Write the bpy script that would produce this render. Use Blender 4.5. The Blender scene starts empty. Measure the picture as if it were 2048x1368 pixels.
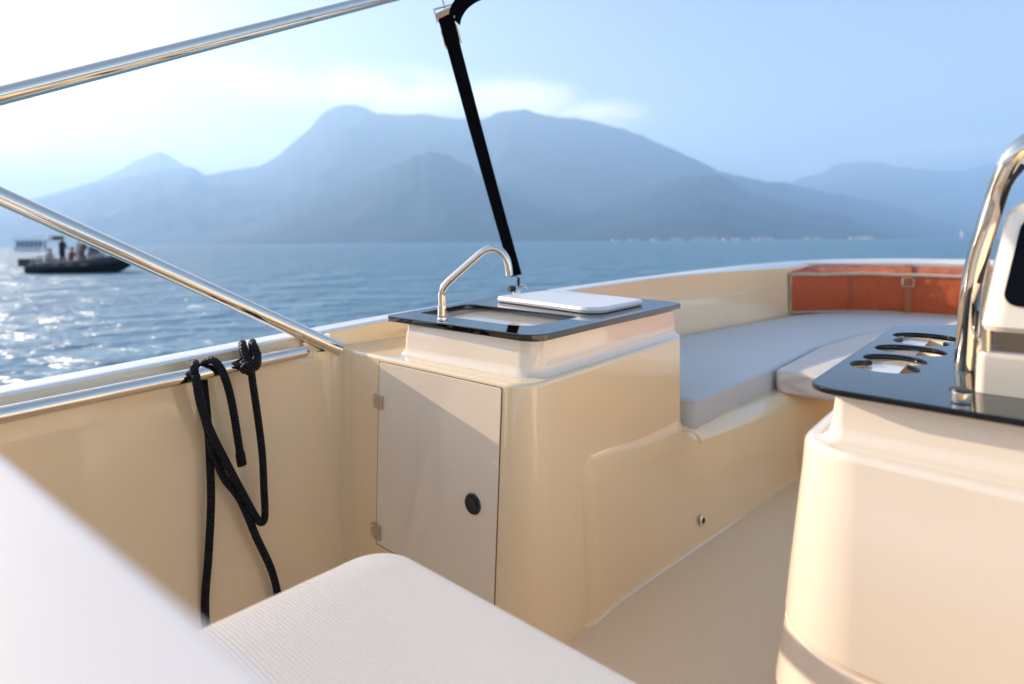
import bpy, bmesh, math, random
from mathutils import Vector, Matrix, noise
R = math.radians
random.seed(4)
scene = bpy.context.scene
COL = scene.collection

# ------------------------------------------------------------------ frames
F, U0, V0 = 1120.0, 1024.0, 484.0
CAM_H = 1.60                      # eye above the lake
ROLL = R(0.55)                    # heel of the moored boat
T = Matrix.Translation((0, 0, CAM_H)) @ Matrix.Rotation(ROLL, 4, 'Y')
A = Vector((.636, .772, 0)); A.normalize()
TT = Vector((-A.y, A.x, 0))
C0 = Vector((.06, 1.43, 0))

def B(s, p, z):                   # boat coordinates: forward, to port, up
    return C0 + A * s + TT * p + Vector((0, 0, z))
def Pz(u, v, z):                  # point of a horizontal plane
    d = -F * z / (v - V0)
    return Vector(((u - U0) / F * d, d, z))
def Pd(u, v, d):
    return Vector(((u - U0) / F * d, d, -(v - V0) / F * d))
def Pp(u, v, p):                  # point of a fore-and-aft vertical plane
    r = Vector(((u - U0) / F, 1, -(v - V0) / F))
    d = (p + C0.dot(TT)) / Vector((r.x, r.y, 0)).dot(TT)
    return r * d
def FW(u, v, d):                  # far point in world space
    q = T.to_3x3() @ Vector(((u - U0) / F, 1, -(v - V0) / F))
    q *= d / q.y
    return Vector((q.x, q.y, q.z + CAM_H))

# ------------------------------------------------------------------ materials
MATS = {}
def nodes(name):
    m = bpy.data.materials.new(name); m.use_nodes = True
    nt = m.node_tree
    return m, nt, nt.nodes['Principled BSDF']
def N(nt, t, **kw):
    n = nt.nodes.new(t)
    for k, v in kw.items():
        if k.startswith('i_'): n.inputs[k[2:].replace('_', ' ')].default_value = v
        else: setattr(n, k, v)
    return n
def coords(nt, scale=(1, 1, 1), kind='Object', rot=(0, 0, 0)):
    tc = N(nt, 'ShaderNodeTexCoord'); mp = N(nt, 'ShaderNodeMapping')
    mp.inputs['Scale'].default_value = scale; mp.inputs['Rotation'].default_value = rot
    nt.links.new(tc.outputs[kind], mp.inputs['Vector'])
    return mp.outputs['Vector']
def mat(name, col, rough=.5, metal=0, coat=0, var=0, vscale=6, bump=0, bscale=40, spec=None, sheen=0, rvar=0):
    if name in MATS: return MATS[name]
    m, nt, b = nodes(name)
    b.inputs['Base Color'].default_value = (*col, 1)
    b.inputs['Roughness'].default_value = rough
    b.inputs['Metallic'].default_value = metal
    b.inputs['Coat Weight'].default_value = coat
    b.inputs['Coat Roughness'].default_value = .035; b.inputs['Coat IOR'].default_value = 1.65
    if spec is not None: b.inputs['Specular IOR Level'].default_value = spec
    if sheen: b.inputs['Sheen Weight'].default_value = sheen
    if var:
        n = N(nt, 'ShaderNodeTexNoise', i_Scale=vscale, i_Detail=5.0)
        nt.links.new(coords(nt), n.inputs['Vector'])
        mx = N(nt, 'ShaderNodeMix', data_type='RGBA')
        mx.inputs[6].default_value = (*[c * (1 - var) for c in col], 1)
        mx.inputs[7].default_value = (*[min(1, c * (1 + var)) for c in col], 1)
        nt.links.new(n.outputs['Fac'], mx.inputs[0]); nt.links.new(mx.outputs[2], b.inputs['Base Color'])
    if rvar:
        n = N(nt, 'ShaderNodeTexNoise', i_Scale=9.0, i_Detail=6.0)
        nt.links.new(coords(nt), n.inputs['Vector'])
        mr = N(nt, 'ShaderNodeMapRange'); mr.inputs['From Min'].default_value = .3; mr.inputs['From Max'].default_value = .7
        mr.inputs['To Min'].default_value = max(0, rough - rvar); mr.inputs['To Max'].default_value = rough + rvar
        nt.links.new(n.outputs['Fac'], mr.inputs['Value']); nt.links.new(mr.outputs[0], b.inputs['Roughness'])
    if bump:
        n = N(nt, 'ShaderNodeTexNoise', i_Scale=bscale, i_Detail=4.0)
        nt.links.new(coords(nt), n.inputs['Vector'])
        bp = N(nt, 'ShaderNodeBump', i_Strength=1.0, i_Distance=bump)
        nt.links.new(n.outputs['Fac'], bp.inputs['Height']); nt.links.new(bp.outputs[0], b.inputs['Normal'])
    MATS[name] = m
    return m

GEL = mat('gelcoat', (.95, .74, .455), .16, coat=1.0, var=.02, vscale=2, bump=.0004, bscale=3.0, rvar=.05)
GELW = mat('gelcoat_white', (.93, .79, .62), .16, coat=.8, var=.015, vscale=2, bump=.0005, bscale=3.0)
GUNW = mat('gunwale_white', (.86, .83, .78), .3, coat=.4, var=.02)
CHROME = mat('polished_steel', (.84, .77, .67), .07, 1, rvar=.03)
STEEL = mat('brushed_steel', (.62, .56, .48), .28, 1, var=.08, vscale=40)
BGLASS = mat('black_glass', (.004, .004, .005), .02, coat=.6, spec=.6, rvar=.008)
BGLASS2 = mat('black_glass_console', (.004, .004, .005), .03, rvar=.01)
BLACK = mat('black_plastic', (.012, .012, .013), .4)
RUBBER = mat('black_rubber', (.02, .02, .02), .6)
BOARD = mat('white_polyethylene', (.78, .77, .77), .38, var=.03, vscale=20)
GAP = mat('door_gap_brown', (.24, .13, .05), .6)  # brown standing in for the dark of the open door gap
PIPING = mat('tan_piping', (.52, .42, .31), .7, var=.15, vscale=40)
SINKM = mat('sink_cream', (.84, .70, .48), .2, coat=.5)

def fabric(name, col, scale, dist, rough=.65, wr=0.0, wscale=6):
    m, nt, b = nodes(name)
    b.inputs['Roughness'].default_value = rough
    b.inputs['Sheen Weight'].default_value = .15
    n = N(nt, 'ShaderNodeTexNoise', i_Scale=3.0, i_Detail=6.0)
    co = coords(nt)
    nt.links.new(co, n.inputs['Vector'])
    mx = N(nt, 'ShaderNodeMix', data_type='RGBA')
    mx.inputs[6].default_value = (*[c * .9 for c in col], 1); mx.inputs[7].default_value = (*[min(1, c * 1.06) for c in col], 1)
    nt.links.new(n.outputs['Fac'], mx.inputs[0]); nt.links.new(mx.outputs[2], b.inputs['Base Color'])
    # two crossed threads
    ang = math.atan2(A.y, A.x)
    hs = []
    for r in (ang, ang + math.pi / 2):
        w = N(nt, 'ShaderNodeTexWave', i_Scale=scale, i_Distortion=1.3, i_Detail=2.0)
        w.inputs['Detail Scale'].default_value = 1.5
        nt.links.new(coords(nt, rot=(0, 0, -r)), w.inputs['Vector']); hs.append(w)
    mu = N(nt, 'ShaderNodeMath', operation='MULTIPLY')
    nt.links.new(hs[0].outputs['Fac'], mu.inputs[0]); nt.links.new(hs[1].outputs['Fac'], mu.inputs[1])
    bp = N(nt, 'ShaderNodeBump', i_Strength=1.0, i_Distance=dist)
    nt.links.new(mu.outputs[0], bp.inputs['Height'])
    last = bp
    if wr:
        n2 = N(nt, 'ShaderNodeTexNoise', i_Scale=float(wscale), i_Detail=3.0)
        nt.links.new(co, n2.inputs['Vector'])
        b2 = N(nt, 'ShaderNodeBump', i_Strength=1.0, i_Distance=wr)
        nt.links.new(n2.outputs['Fac'], b2.inputs['Height']); nt.links.new(bp.outputs[0], b2.inputs['Normal'])
        last = b2
    nt.links.new(last.outputs[0], b.inputs['Normal'])
    return m
VINYL = fabric('white_vinyl', (.82, .735, .655), 58, .0024, .5, .004, 4)
VINYL2 = fabric('white_vinyl_smooth', (.79, .70, .64), 85, .0002, .5, .002, 4)
PADM = fabric('sunpad_fabric', (.60, .60, .59), 60, .0005, .6, .008, 5)
ORANGE = fabric('rust_canvas', (.50, .085, .016), 90, .0004, .75, .03, 7)

# webbing and rope
def ropemat():
    m, nt, b = nodes('black_braid')
    b.inputs['Base Color'].default_value = (.007, .007, .010, 1); b.inputs['Roughness'].default_value = .6; b.inputs['Specular IOR Level'].default_value = .3
    hs = []
    for sg in (1, -1):
        w = N(nt, 'ShaderNodeTexWave', i_Scale=1.0, bands_direction='DIAGONAL')
        nt.links.new(coords(nt, (70, sg * 2.0, 0), 'UV'), w.inputs['Vector']); hs.append(w)
    mu = N(nt, 'ShaderNodeMath', operation='MAXIMUM')
    nt.links.new(hs[0].outputs['Fac'], mu.inputs[0]); nt.links.new(hs[1].outputs['Fac'], mu.inputs[1])
    bp = N(nt, 'ShaderNodeBump', i_Strength=1.0, i_Distance=.004)
    nt.links.new(mu.outputs[0], bp.inputs['Height']); nt.links.new(bp.outputs[0], b.inputs['Normal'])
    return m
ROPE = ropemat()
WEB = mat('black_webbing', (.004, .004, .006), .9, spec=.05, bump=.0006, bscale=400)

def floormat():
    m, nt, b = nodes('nonslip_deck')
    b.inputs['Base Color'].default_value = (.93, .69, .43, 1); b.inputs['Roughness'].default_value = .4
    ang = math.atan2(A.y, A.x)
    w = N(nt, 'ShaderNodeTexWave', i_Scale=26.0); nt.links.new(coords(nt, rot=(0, 0, -ang)), w.inputs['Vector'])
    w2 = N(nt, 'ShaderNodeTexWave', i_Scale=26.0); nt.links.new(coords(nt, rot=(0, 0, -ang + math.pi / 2)), w2.inputs['Vector'])
    mu = N(nt, 'ShaderNodeMath', operation='MULTIPLY')
    nt.links.new(w.outputs['Fac'], mu.inputs[0]); nt.links.new(w2.outputs['Fac'], mu.inputs[1])
    bp = N(nt, 'ShaderNodeBump', i_Strength=1.0, i_Distance=.0007)
    nt.links.new(mu.outputs[0], bp.inputs['Height']); nt.links.new(bp.outputs[0], b.inputs['Normal'])
    return m
DECK = floormat()

# ------------------------------------------------------------------ objects
BASE = {}
def thing(name, label, cat, base, group=None, world=False):
    o = bpy.data.objects.new(name, None); COL.objects.link(o)
    o.empty_display_size = .1
    o['label'] = label; o['category'] = cat
    if group: o['group'] = group
    base = Vector(base); BASE[o.name] = base
    o.matrix_world = Matrix.Translation(base) if world else T @ Matrix.Translation(base)
    return o
def link(name, me, m, parent=None, base=None, smooth=True, sharp=38, world=False, wn=True):
    """me: mesh in boat space (or world space); stored relative to its thing's base"""
    o = bpy.data.objects.new(name, me); COL.objects.link(o)
    if parent is not None:
        base = BASE[parent.name]
        o.parent = parent
    else:
        base = Vector(base or (0, 0, 0))
        o.matrix_world = Matrix.Translation(base) if world else T @ Matrix.Translation(base)
    BASE[o.name] = base
    me.transform(Matrix.Translation(-base))
    if m: me.materials.append(m)
    if smooth:
        for pl in me.polygons: pl.use_smooth = True
        me.set_sharp_from_angle(angle=R(sharp))
        if wn:
            wm = o.modifiers.new('weighted', 'WEIGHTED_NORMAL'); wm.mode = 'FACE_AREA'; wm.keep_sharp = True; wm.weight = 80
    return o
def tag(o, label, cat, group=None, kind=None):
    if label: o['label'] = label
    if cat: o['category'] = cat
    if group: o['group'] = group
    if kind: o['kind'] = kind
    return o

class MB:
    def __init__(s): s.v, s.f, s.uv = [], [], None
    def add(s, vs, fs):
        k = len(s.v); s.v += [Vector(v) for v in vs]; s.f += [[i + k for i in f] for f in fs]; return s
    def rings(s, rs, cap0=True, cap1=True, closed=True):
        n = len(rs[0]); vs = [p for r in rs for p in r]; fs = []
        for i in range(len(rs) - 1):
            for j in range(n if closed else n - 1):
                k = (j + 1) % n
                fs.append([i * n + j, i * n + k, (i + 1) * n + k, (i + 1) * n + j])
        if closed and cap0: fs.append(list(range(n))[::-1])
        if closed and cap1: fs.append([(len(rs) - 1) * n + j for j in range(n)])
        return s.add(vs, fs)
    def box(s, o, x, y, z):       # origin corner + three edge vectors
        o, x, y, z = map(Vector, (o, x, y, z))
        vs = [o, o + x, o + x + y, o + y, o + z, o + x + z, o + x + y + z, o + y + z]
        return s.add(vs, [[0, 3, 2, 1], [4, 5, 6, 7], [0, 1, 5, 4], [1, 2, 6, 5], [2, 3, 7, 6], [3, 0, 4, 7]])
    def cyl(s, c0, c1, r0, r1=None, n=32, bev=0):
        c0, c1 = Vector(c0), Vector(c1); r1 = r0 if r1 is None else r1
        d = (c1 - c0).normalized(); x = d.orthogonal().normalized(); y = d.cross(x)
        if bev:
            pr = [(c0, r0 - bev), (c0 + d * bev * .3, r0 - bev * .3), (c0 + d * bev, r0), (c1 - d * bev, r1), (c1 - d * bev * .3, r1 - bev * .3), (c1, r1 - bev)]
        else: pr = [(c0, r0), (c1, r1)]
        return s.rings([[c + (x * math.cos(q) + y * math.sin(q)) * r for q in [2 * math.pi * i / n for i in range(n)]] for c, r in pr])
    def mesh(s, name):
        me = bpy.data.meshes.new(name); me.from_pydata([tuple(v) for v in s.v], [], s.f); me.update()
        bm = bmesh.new(); bm.from_mesh(me); bmesh.ops.recalc_face_normals(bm, faces=bm.faces); bm.to_mesh(me); bm.free()
        return me
    def obj(s, name, m, parent=None, base=None, bevel=0, **k):
        me = s.mesh(name)
        if bevel:
            bm = bmesh.new(); bm.from_mesh(me)
            es = [e for e in bm.edges if len(e.link_faces) == 2 and e.calc_face_angle(0) > .5]
            bmesh.ops.bevel(bm, geom=es, offset=bevel, segments=3, profile=.5, affect='EDGES', clamp_overlap=True)
            bm.to_mesh(me); bm.free()
        return link(name, me, m, parent, base, **k)

def catmull(pts, n=8):
    pts = [Vector(p) for p in pts]; out = []
    P = [pts[0] * 2 - pts[1]] + pts + [pts[-1] * 2 - pts[-2]]
    for i in range(1, len(P) - 2):
        a, b, c, d = P[i - 1:i + 3]
        for k in range(n):
            t = k / n
            out.append(.5 * ((2 * b) + (c - a) * t + (2 * a - 5 * b + 4 * c - d) * t * t + (3 * b - a - 3 * c + d) * t ** 3))
    out.append(pts[-1]); return out
def tube(name, pts, r, m, parent=None, base=None, n=20, smoothn=0, **k):
    if smoothn: pts = catmull(pts, smoothn)
    pts = [Vector(p) for p in pts]
    rad = r if callable(r) else (lambda t: r)
    tg = []
    for i in range(len(pts)):
        a = pts[max(0, i - 1)]; b = pts[min(len(pts) - 1, i + 1)]; tg.append((b - a).normalized())
    x = tg[0].orthogonal().normalized(); vs = []; fs = []; L = [0]
    for i in range(1, len(pts)): L.append(L[-1] + (pts[i] - pts[i - 1]).length)
    for i, p in enumerate(pts):
        x = (x - tg[i] * x.dot(tg[i])).normalized(); y = tg[i].cross(x)
        rr = rad(L[i] / max(L[-1], 1e-9))
        vs += [p + (x * math.cos(q) + y * math.sin(q)) * rr for q in [2 * math.pi * j / n for j in range(n)]]
    uvs = []
    for i in range(len(pts) - 1):
        for j in range(n):
            k2 = (j + 1) % n
            fs.append([i * n + j, i * n + k2, (i + 1) * n + k2, (i + 1) * n + j])
            uvs += [(L[i], j / n), (L[i], (j + 1) / n), (L[i + 1], (j + 1) / n), (L[i + 1], j / n)]
    fs.append(list(range(n))[::-1]); fs.append([(len(pts) - 1) * n + j for j in range(n)])
    uvs += [(0, 0)] * (2 * n)
    me = bpy.data.meshes.new(name); me.from_pydata([tuple(v) for v in vs], [], fs); me.update()
    ul = me.uv_layers.new(name='UVMap')
    for i, q in enumerate(uvs): ul.data[i].uv = q
    return link(name, me, m, parent, base, **k)

def rpoly(cs, rad, n=7, inset=0):
    """rounded polygon outline; cs list of 2D points, counter-clockwise or not; inset moves every side inward"""
    cs = [Vector((c[0], c[1])) for c in cs]; k = len(cs)
    area = sum(cs[i].x * cs[(i + 1) % k].y - cs[(i + 1) % k].x * cs[i].y for i in range(k))
    sg = 1 if area > 0 else -1
    rad = rad if isinstance(rad, (list, tuple)) else [rad] * k
    def nrm(e): return Vector((-e.y, e.x)) * sg
    new = []
    for i in range(k):
        e0 = (cs[i] - cs[i - 1]).normalized(); e1 = (cs[(i + 1) % k] - cs[i]).normalized()
        n0, n1 = nrm(e0), nrm(e1)
        q = (n0 + n1) / (1 + n0.dot(n1))
        new.append(cs[i] + q * inset)
    out = []
    for i in range(k):
        e0 = (new[i] - new[i - 1]).normalized(); e1 = (new[(i + 1) % k] - new[i]).normalized()
        ang = math.acos(max(-1, min(1, e0.dot(e1)))); convex = (e0.x * e1.y - e0.y * e1.x) * sg > 0
        r = max(.0015, rad[i] - inset if convex else rad[i] + inset)
        t = r * math.tan(ang / 2)
        a = new[i] - e0 * t; c = new[i] + e1 * t
        nn = nrm(e0) if convex else -nrm(e0)
        o = a + nn * r
        for j in range(n + 1):
            q = ang * j / n * (1 if (e0.x * e1.y - e0.y * e1.x) > 0 else -1)
            v = a - o
            out.append(o + Vector((v.x * math.cos(q) - v.y * math.sin(q), v.x * math.sin(q) + v.y * math.cos(q))))
    return out
def ring(cs, rad, z, inset=0, n=7, f=None):
    return [(Vector((q.x, q.y, z)) if f is None else f(q.x, q.y, z)) for q in rpoly(cs, rad, n, inset)]
def cushion(cs, rad, z0, z1, r=.02, crown=.0, f=None, n=8):
    rs = []
    for j in range(5):
        q = math.pi / 2 * j / 4; rs.append(ring(cs, rad, z0 + r - r * math.cos(q), r - r * math.sin(q), n, f))
    rs.append(ring(cs, rad, (z0 + z1) / 2, -.003, n, f))
    for j in range(5):
        q = math.pi / 2 * j / 4; rs.append(ring(cs, rad, z1 - r + r * math.sin(q), r - r * math.cos(q), n, f))
    for ins, dz in ((.02, .4), (.05, .75), (.09, 1.0)):
        rs.append(ring(cs, rad, z1 + crown * dz, r + ins, n, f))
    return MB().rings(rs)
def sp(s, p): return B(s, p, 0)

def slab(name, outer, holes, z0, z1, m, parent, bev=.0025, **k):
    """flat sheet with holes; outlines are lists of boat-space XY points"""
    cu = bpy.data.curves.new(name, 'CURVE'); cu.dimensions = '2D'; cu.fill_mode = 'BOTH'
    for ol in [outer] + holes:
        s = cu.splines.new('POLY'); s.points.add(len(ol) - 1); s.use_cyclic_u = True
        for i, q in enumerate(ol): s.points[i].co = (q[0], q[1], 0, 1)
    cu.extrude = (z1 - z0) / 2 - bev; cu.bevel_depth = bev; cu.bevel_resolution = 2; cu.offset = -bev
    o = bpy.data.objects.new(name, cu); COL.objects.link(o)
    dg = bpy.context.evaluated_depsgraph_get()
    me = bpy.data.meshes.new_from_object(o.evaluated_get(dg))
    bpy.data.objects.remove(o); bpy.data.curves.remove(cu)
    me.name = name; me.materials.clear(); me.transform(Matrix.Translation((0, 0, (z0 + z1) / 2)))
    bm = bmesh.new(); bm.from_mesh(me); bmesh.ops.remove_doubles(bm, verts=bm.verts, dist=1e-5)
    bmesh.ops.recalc_face_normals(bm, faces=bm.faces); bm.to_mesh(me); bm.free()
    return link(name, me, m, parent, **k)

# ================================================================== THE BOAT
ZF = -1.06
boat = thing('motor_boat', 'cream open motorboat the picture is taken on, with white gunwale round the bow', 'boat', B(1.5, -.9, -1.6))
# stations along the port gunwale: s, p outer, z outer, p-offset inner, z inner drop
ST = [(-3.2, .80, -.42), (-2.2, .85, -.39), (-.9, .885, -.334), (.15, .88, -.28), (.9, .86, -.255), (1.5, .80, -.235), (2.3, .70, -.209), (3.3, .52, -.180),
      (4.1, .40, -.171), (4.6, .18, -.159), (4.95, -.25, -.15), (5.1, -.6, -.151), (5.14, -.9, -.151)]
sm = catmull([Vector(q) for q in ST], 8)
PC = -.9
full = sm + [Vector((q.x, 2 * PC - q.y, q.z)) for q in reversed(sm[:-1])]
def inward(i):
    a = full[max(0, i - 1)]; b = full[min(len(full) - 1, i + 1)]
    d = Vector((b.x - a.x, b.y - a.y, 0)).normalized()
    return Vector((d.y, -d.x, 0))
def smooth01(x): x = max(0, min(1, x)); return x * x * (3 - 2 * x)
outer_r, inner_r = [], []
gun, wall, hull = [], [], []
for i, q in enumerate(full):
    n = inward(i); fb = smooth01((q.x - 2.0) / 2.0)
    w = .080 + .02 * fb; dz = .002 + .032 * fb
    def K(off, z): 
        c = q + n * off; return B(c.x, c.y, z)
    z = q.z
    inn = q + n * w; inner_r.append(Vector((inn.x, inn.y, z - dz)))
    sec = [K(.03, z - .06), K(-.004, z - .058), K(-.012, z - .045), K(-.010, z - .012), K(-.004, z - .003), K(.006, z)]
    sec += [K(w * .5, z - dz * .5), K(w - .010, z - dz), K(w - .003, z - dz - .003), K(w, z - dz - .006), K(w + .001, z - dz - .009), K(w - .01, z - dz - .012)]
    gun.append(sec)
    # inner wall below the gunwale lip: flange, soft ledge, then the side wall
    lf = 1 - smooth01((q.x - .9) / 1.2)       # ledge fades towards the bow
    zs = z - dz - .007
    led = .028 * lf
    sec = [K(w - .003, zs), K(w - .002, -.345 if zs > -.40 else zs - .05), K(w + .004, -.362 if zs > -.4 else zs - .062), K(w + led * .6, -.372 if zs > -.4 else zs - .07), K(w + led, -.385 if zs > -.4 else zs - .085)]
    for kz in range(1, 9):
        zz = -.40 + (ZF + .02 + .40) * kz / 8
        sec.append(K(w + led + .05 * (kz / 8) ** 2, zz))
    for kz in range(1, 5):
        qq = math.pi / 2 * kz / 4
        sec.append(K(w + led + .05 + .02 * (1 - math.cos(qq)), ZF + .02 - .02 * math.sin(qq)))
    wall.append(sec)
    hull.append([K(-.006, z - .05), K(.0, z - .25), K(.06, z - .7), K(.22, -1.45), K(.5, -1.75), K(.9, -1.9)])
MB().rings(gun, closed=False).obj('gunwale', GUNW, boat, sharp=60)
MB().rings(wall, closed=False).obj('inner_wall', GEL, boat, sharp=60)
MB().rings(hull, closed=False).obj('hull', GUNW, boat, sharp=60)
# deck sole: one sheet between the walls
fl = [B(q.x, q.y, ZF) for q in inner_r]
mb = MB(); half = len(sm)
rows = []
for i in range(half):
    q = inner_r[i]; q2 = Vector((q.x, 2 * PC - q.y, 0)); m_ = 10
    rows.append([B(q.x, q.y - .05 + (q2.y + .05 - (q.y - .05)) * j / m_, ZF) for j in range(m_ + 1)])
mb.rings(rows, closed=False)
mb.obj('cockpit_sole', DECK, boat)
# transom
a0, a1 = full[0], full[-1]
MB().box(B(a0.x - .06, a1.y, -1.7), B(0, 0, 0) - B(-.12, 0, 0), B(0, a0.y - a1.y, 0) - B(0, 0, 0), (0, 0, 1.32)).obj('transom', GEL, boat, bevel=.02)

# concave corner between side wall and galley
cr = .06; rows = []
pw = .775
for kz in range(9):
    zz = -.358 + (ZF + .358) * kz / 8
    row = []
    for j in range(9):
        q = math.pi / 2 * j / 8
        row.append(B(-.062 - .015 * kz / 8 - cr + cr * math.sin(q) , pw - .02 * 0 - cr + cr * math.cos(q), zz))
    rows.append([B(-.062 - .015 * kz / 8 - cr - .05, pw + .02, zz)] + row + [B(-.05 - .015 * kz / 8, pw - cr - .02, zz)])
mb = MB().rings(rows, closed=False)
top = rows[0] + [B(.0, pw + .03, -.358)]
mb.add([t_ + Vector((0, 0, .0)) for t_ in top], [list(range(len(top)))])
mb.obj('corner_fillet', GEL, boat, sharp=50)

# seat base at the bow (port side and round the front)
def base_path():
    pts = [(.23, -.048), (.6, -.058), (.88, -.068), (1.12, -.125), (1.35, -.18), (1.62, -.23), (1.86, -.31), (1.98, -.42), (2.0, -.9)]
    return catmull([Vector((a, b, 0)) for a, b in pts], 6)
bp_ = base_path(); secs = []
def bsec(s, p, dirn, ztop, shrink=0, pull=.6):
    r = .075; out = []
    inn = Vector((-dirn.y, dirn.x, 0))       # towards the seat
    lean = max(0, p + .036 + .155 * (s - .23)) if s < 1.7 else 0
    def K(off, z):
        k = max(0, min(1, (ztop - r - z) / (ztop - r - ZF)))
        c = Vector((s, p, 0)) + inn * (off - lean * k); return B(c.x, c.y, z)
    out.append(K(shrink + -.010, ZF)); out.append(K(shrink - .006, ZF + .002)); out.append(K(shrink - .002, ZF + .007)); out.append(K(shrink, ZF + .02))
    for k in range(1, 5): out.append(K(shrink + .006 * k / 4, ZF + .04 + (ztop - r - ZF - .04) * k / 4))
    wS = (1 - smooth01((s - .84) / .06)) if pull != .3 else 0
    for k in range(1, 9):
        q = math.pi / 2 * k / 8; t = k / 8
        o1, z1 = .006 + r * (1 - math.cos(q)), ztop - r + r * math.sin(q)
        o2, z2 = .006 + .008 * t + .055 * t * t, ztop - r + .17 * t
        out.append(K(shrink + o1 + (o2 - o1) * wS, z1 + (z2 - z1) * wS))
    out.append(K(shrink + (pull if wS < .5 else .2), ztop + .003 + .13 * wS))
    return out
def ztop(s): return -.61 - .065 * smooth01((s - .15) / .5) - .025 * smooth01((s - .5) / .5)
d0 = (bp_[1] - bp_[0]).normalized()
for j in range(7):                            # rounded aft end
    q = math.pi / 2 * j / 6; r = .06
    secs.append(bsec(.23 - r + r * (1 - math.cos(q)) , -.048 , d0, ztop(.2), .03 * (1 - math.sin(q)), .4))
for i, q in enumerate(bp_):
    d = (bp_[min(i + 1, len(bp_) - 1)] - bp_[max(0, i - 1)]).normalized()
    secs.append(bsec(q.x, q.y, d, ztop(q.x), 0, .5 if q.x < 1.5 else .3))
for q in reversed(bp_[:-1]):
    if q.x < 1.5: break
    d = Vector((0, -1, 0))
    secs.append(bsec(q.x, 2 * PC - q.y, (Vector((-1, -.15, 0))).normalized() if q.x < 1.85 else Vector((-.3, -1, 0)).normalized(), ztop(2), 0, .3))
MB().rings(secs, closed=False).obj('seat_base', GEL, boat, sharp=60)
# deck under the pads
rows = []
for i, q in enumerate(inner_r[:half]):
    if q.x < .9: continue
    pin = -.05 if q.x < 2.05 else 2 * PC - q.y
    rows.append([B(q.x, q.y + .02 + (pin - q.y - .02) * j / 6, -.722) for j in range(7)])
MB().rings(rows, closed=False).obj('seat_deck', GEL, boat)
# small steel fitting low on the seat base
c = Pp(1403, 1040, -.117); nrm = (-TT)
fit = MB().cyl(c, c + nrm * .008, .020, .017, 24, .002); fit.obj('courtesy_light', CHROME, boat)
MB().cyl(c + nrm * .0081, c + nrm * .0105, .009, .008, 20).obj('lens', BLACK, bpy.data.objects['courtesy_light'])

# grab rail with its bracket
rail = thing('grab_rail', 'polished steel grab rail along the port bulwark with black rope over it', 'rail', B(-.2, .76, -.36))
e1 = Pp(608, 704, .75); e0 = Pp(0, 831, .75); dr = (e0 - e1)
tube('tube', [e1 + dr * 2.2, e0, e1 + dr * .3, e1], .0195, CHROME, rail, n=32)
def ppt(u, v): return Pp(u, v, .797)
pl = [ppt(603, 684), ppt(657, 664), ppt(664, 692), ppt(611, 713)]
ctr = sum(pl, Vector()) / 4
pq = [Vector(((q - ctr).dot(A), (q - ctr).z)) for q in pl]
front = [ctr + A * q.x + Vector((0, 0, q.y)) for q in rpoly([(q.x, q.y) for q in pq], .008, 5)]
br = MB().rings([[q - TT * (-.002) for q in front], [q - TT * .004 for q in front], [ctr + (q - ctr) * .96 - TT * .006 for q in front]]).obj('bracket_plate', CHROME, rail)
for (u, v) in ((655, 674), (615, 703)):
    c = Pp(u, v, .792)
    sc = MB().cyl(c + TT * .004, c - TT * .003, .0085, .0065, 20, .001).obj('screw', STEEL, br)
    MB().cyl(c - TT * .0031, c - TT * .0036, .003, .003, 6).obj('socket', BLACK, br)
c = Pp(640, 690, .79)
MB().cyl(c, c - TT * .02, .014, .012, 20, .002).obj('clamp', STEEL, br)

# canopy frame: two tubes folded from one hinge beyond the left edge
cf = thing('bimini_tubing', 'polished steel canopy frame, two long tubes spreading out over the port side', 'canopy frame', Pd(690, 704, 1.66))
hub = Pd(-285, 264, 1.22)
lo0, lo1 = hub, Pd(680, 699, 1.86)
tl = tube('tube', [lo0, lo0.lerp(lo1, .5), lo1], .0225, CHROME, cf, n=36)
up1 = Pd(760, -2, 2.2); up_dir = (up1 - hub)
tube('tube', [hub, hub.lerp(up1, .5), up1, up1 + up_dir * .55], .0225, CHROME, cf, n=36)
MB().cyl(hub + Vector((0, -.03, 0)), hub + Vector((0, .03, 0)), .03, .03, 24, .004).obj('hinge', CHROME, cf)

# ------------------------------------------------------------------ galley
gal = thing('galley_cabinet', 'cream moulded galley cabinet with black glass worktop and sink', 'galley cabinet', B(.4, .35, ZF))
ZS = -.356
def gf(x, y, z): return B(x, y, z)
rs = []
r = .012
def gcs(k):                                   # k 0 at the shelf, 1 at the floor
    return [(-.06 - .015 * k, .81), (-.06 - .015 * k, -.018 - .02 * k), (.895 - .05 * k, -.018 - .02 * k), (.895, .81)]
def grd(k): return [.004, .07 + .05 * k, .03, .004]
for j in range(9):
    k = 1 - j / 8
    if j == 8: break
    rs.append(ring(gcs(k), grd(k), ZF - .01 + (ZS - r - ZF + .01) * j / 8, 0, 10, gf))
for j in range(6):
    q = math.pi / 2 * j / 5
    rs.append(ring(gcs(0), grd(0), ZS - r + r * math.sin(q), r * (1 - math.cos(q)), 10, gf))
MB().rings(rs, cap0=False).obj('body', GEL, gal)
# plinth under the worktop with a cove at its foot
C1 = (.008, .618); CO = [(0, 0), (.95, .0), (1.15, .62), (.55, .70), (0, .615)]
pc = [(.022, .022), (.93, .02), (.93, .60), (.5, .64), (.022, .548)]
prd = [.055, .03, .04, .04, .035]
rs = []
for dz, off in ((-.004, -.022), (.001, -.017), (.005, -.011), (.012, -.006), (.024, -.003), (.05, -.002), (.092, .004)):
    rs.append(ring(pc, prd, ZS + dz, off, 8, gf))
MB().rings(rs, cap0=False, cap1=True).obj('plinth', GELW, gal)
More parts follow.
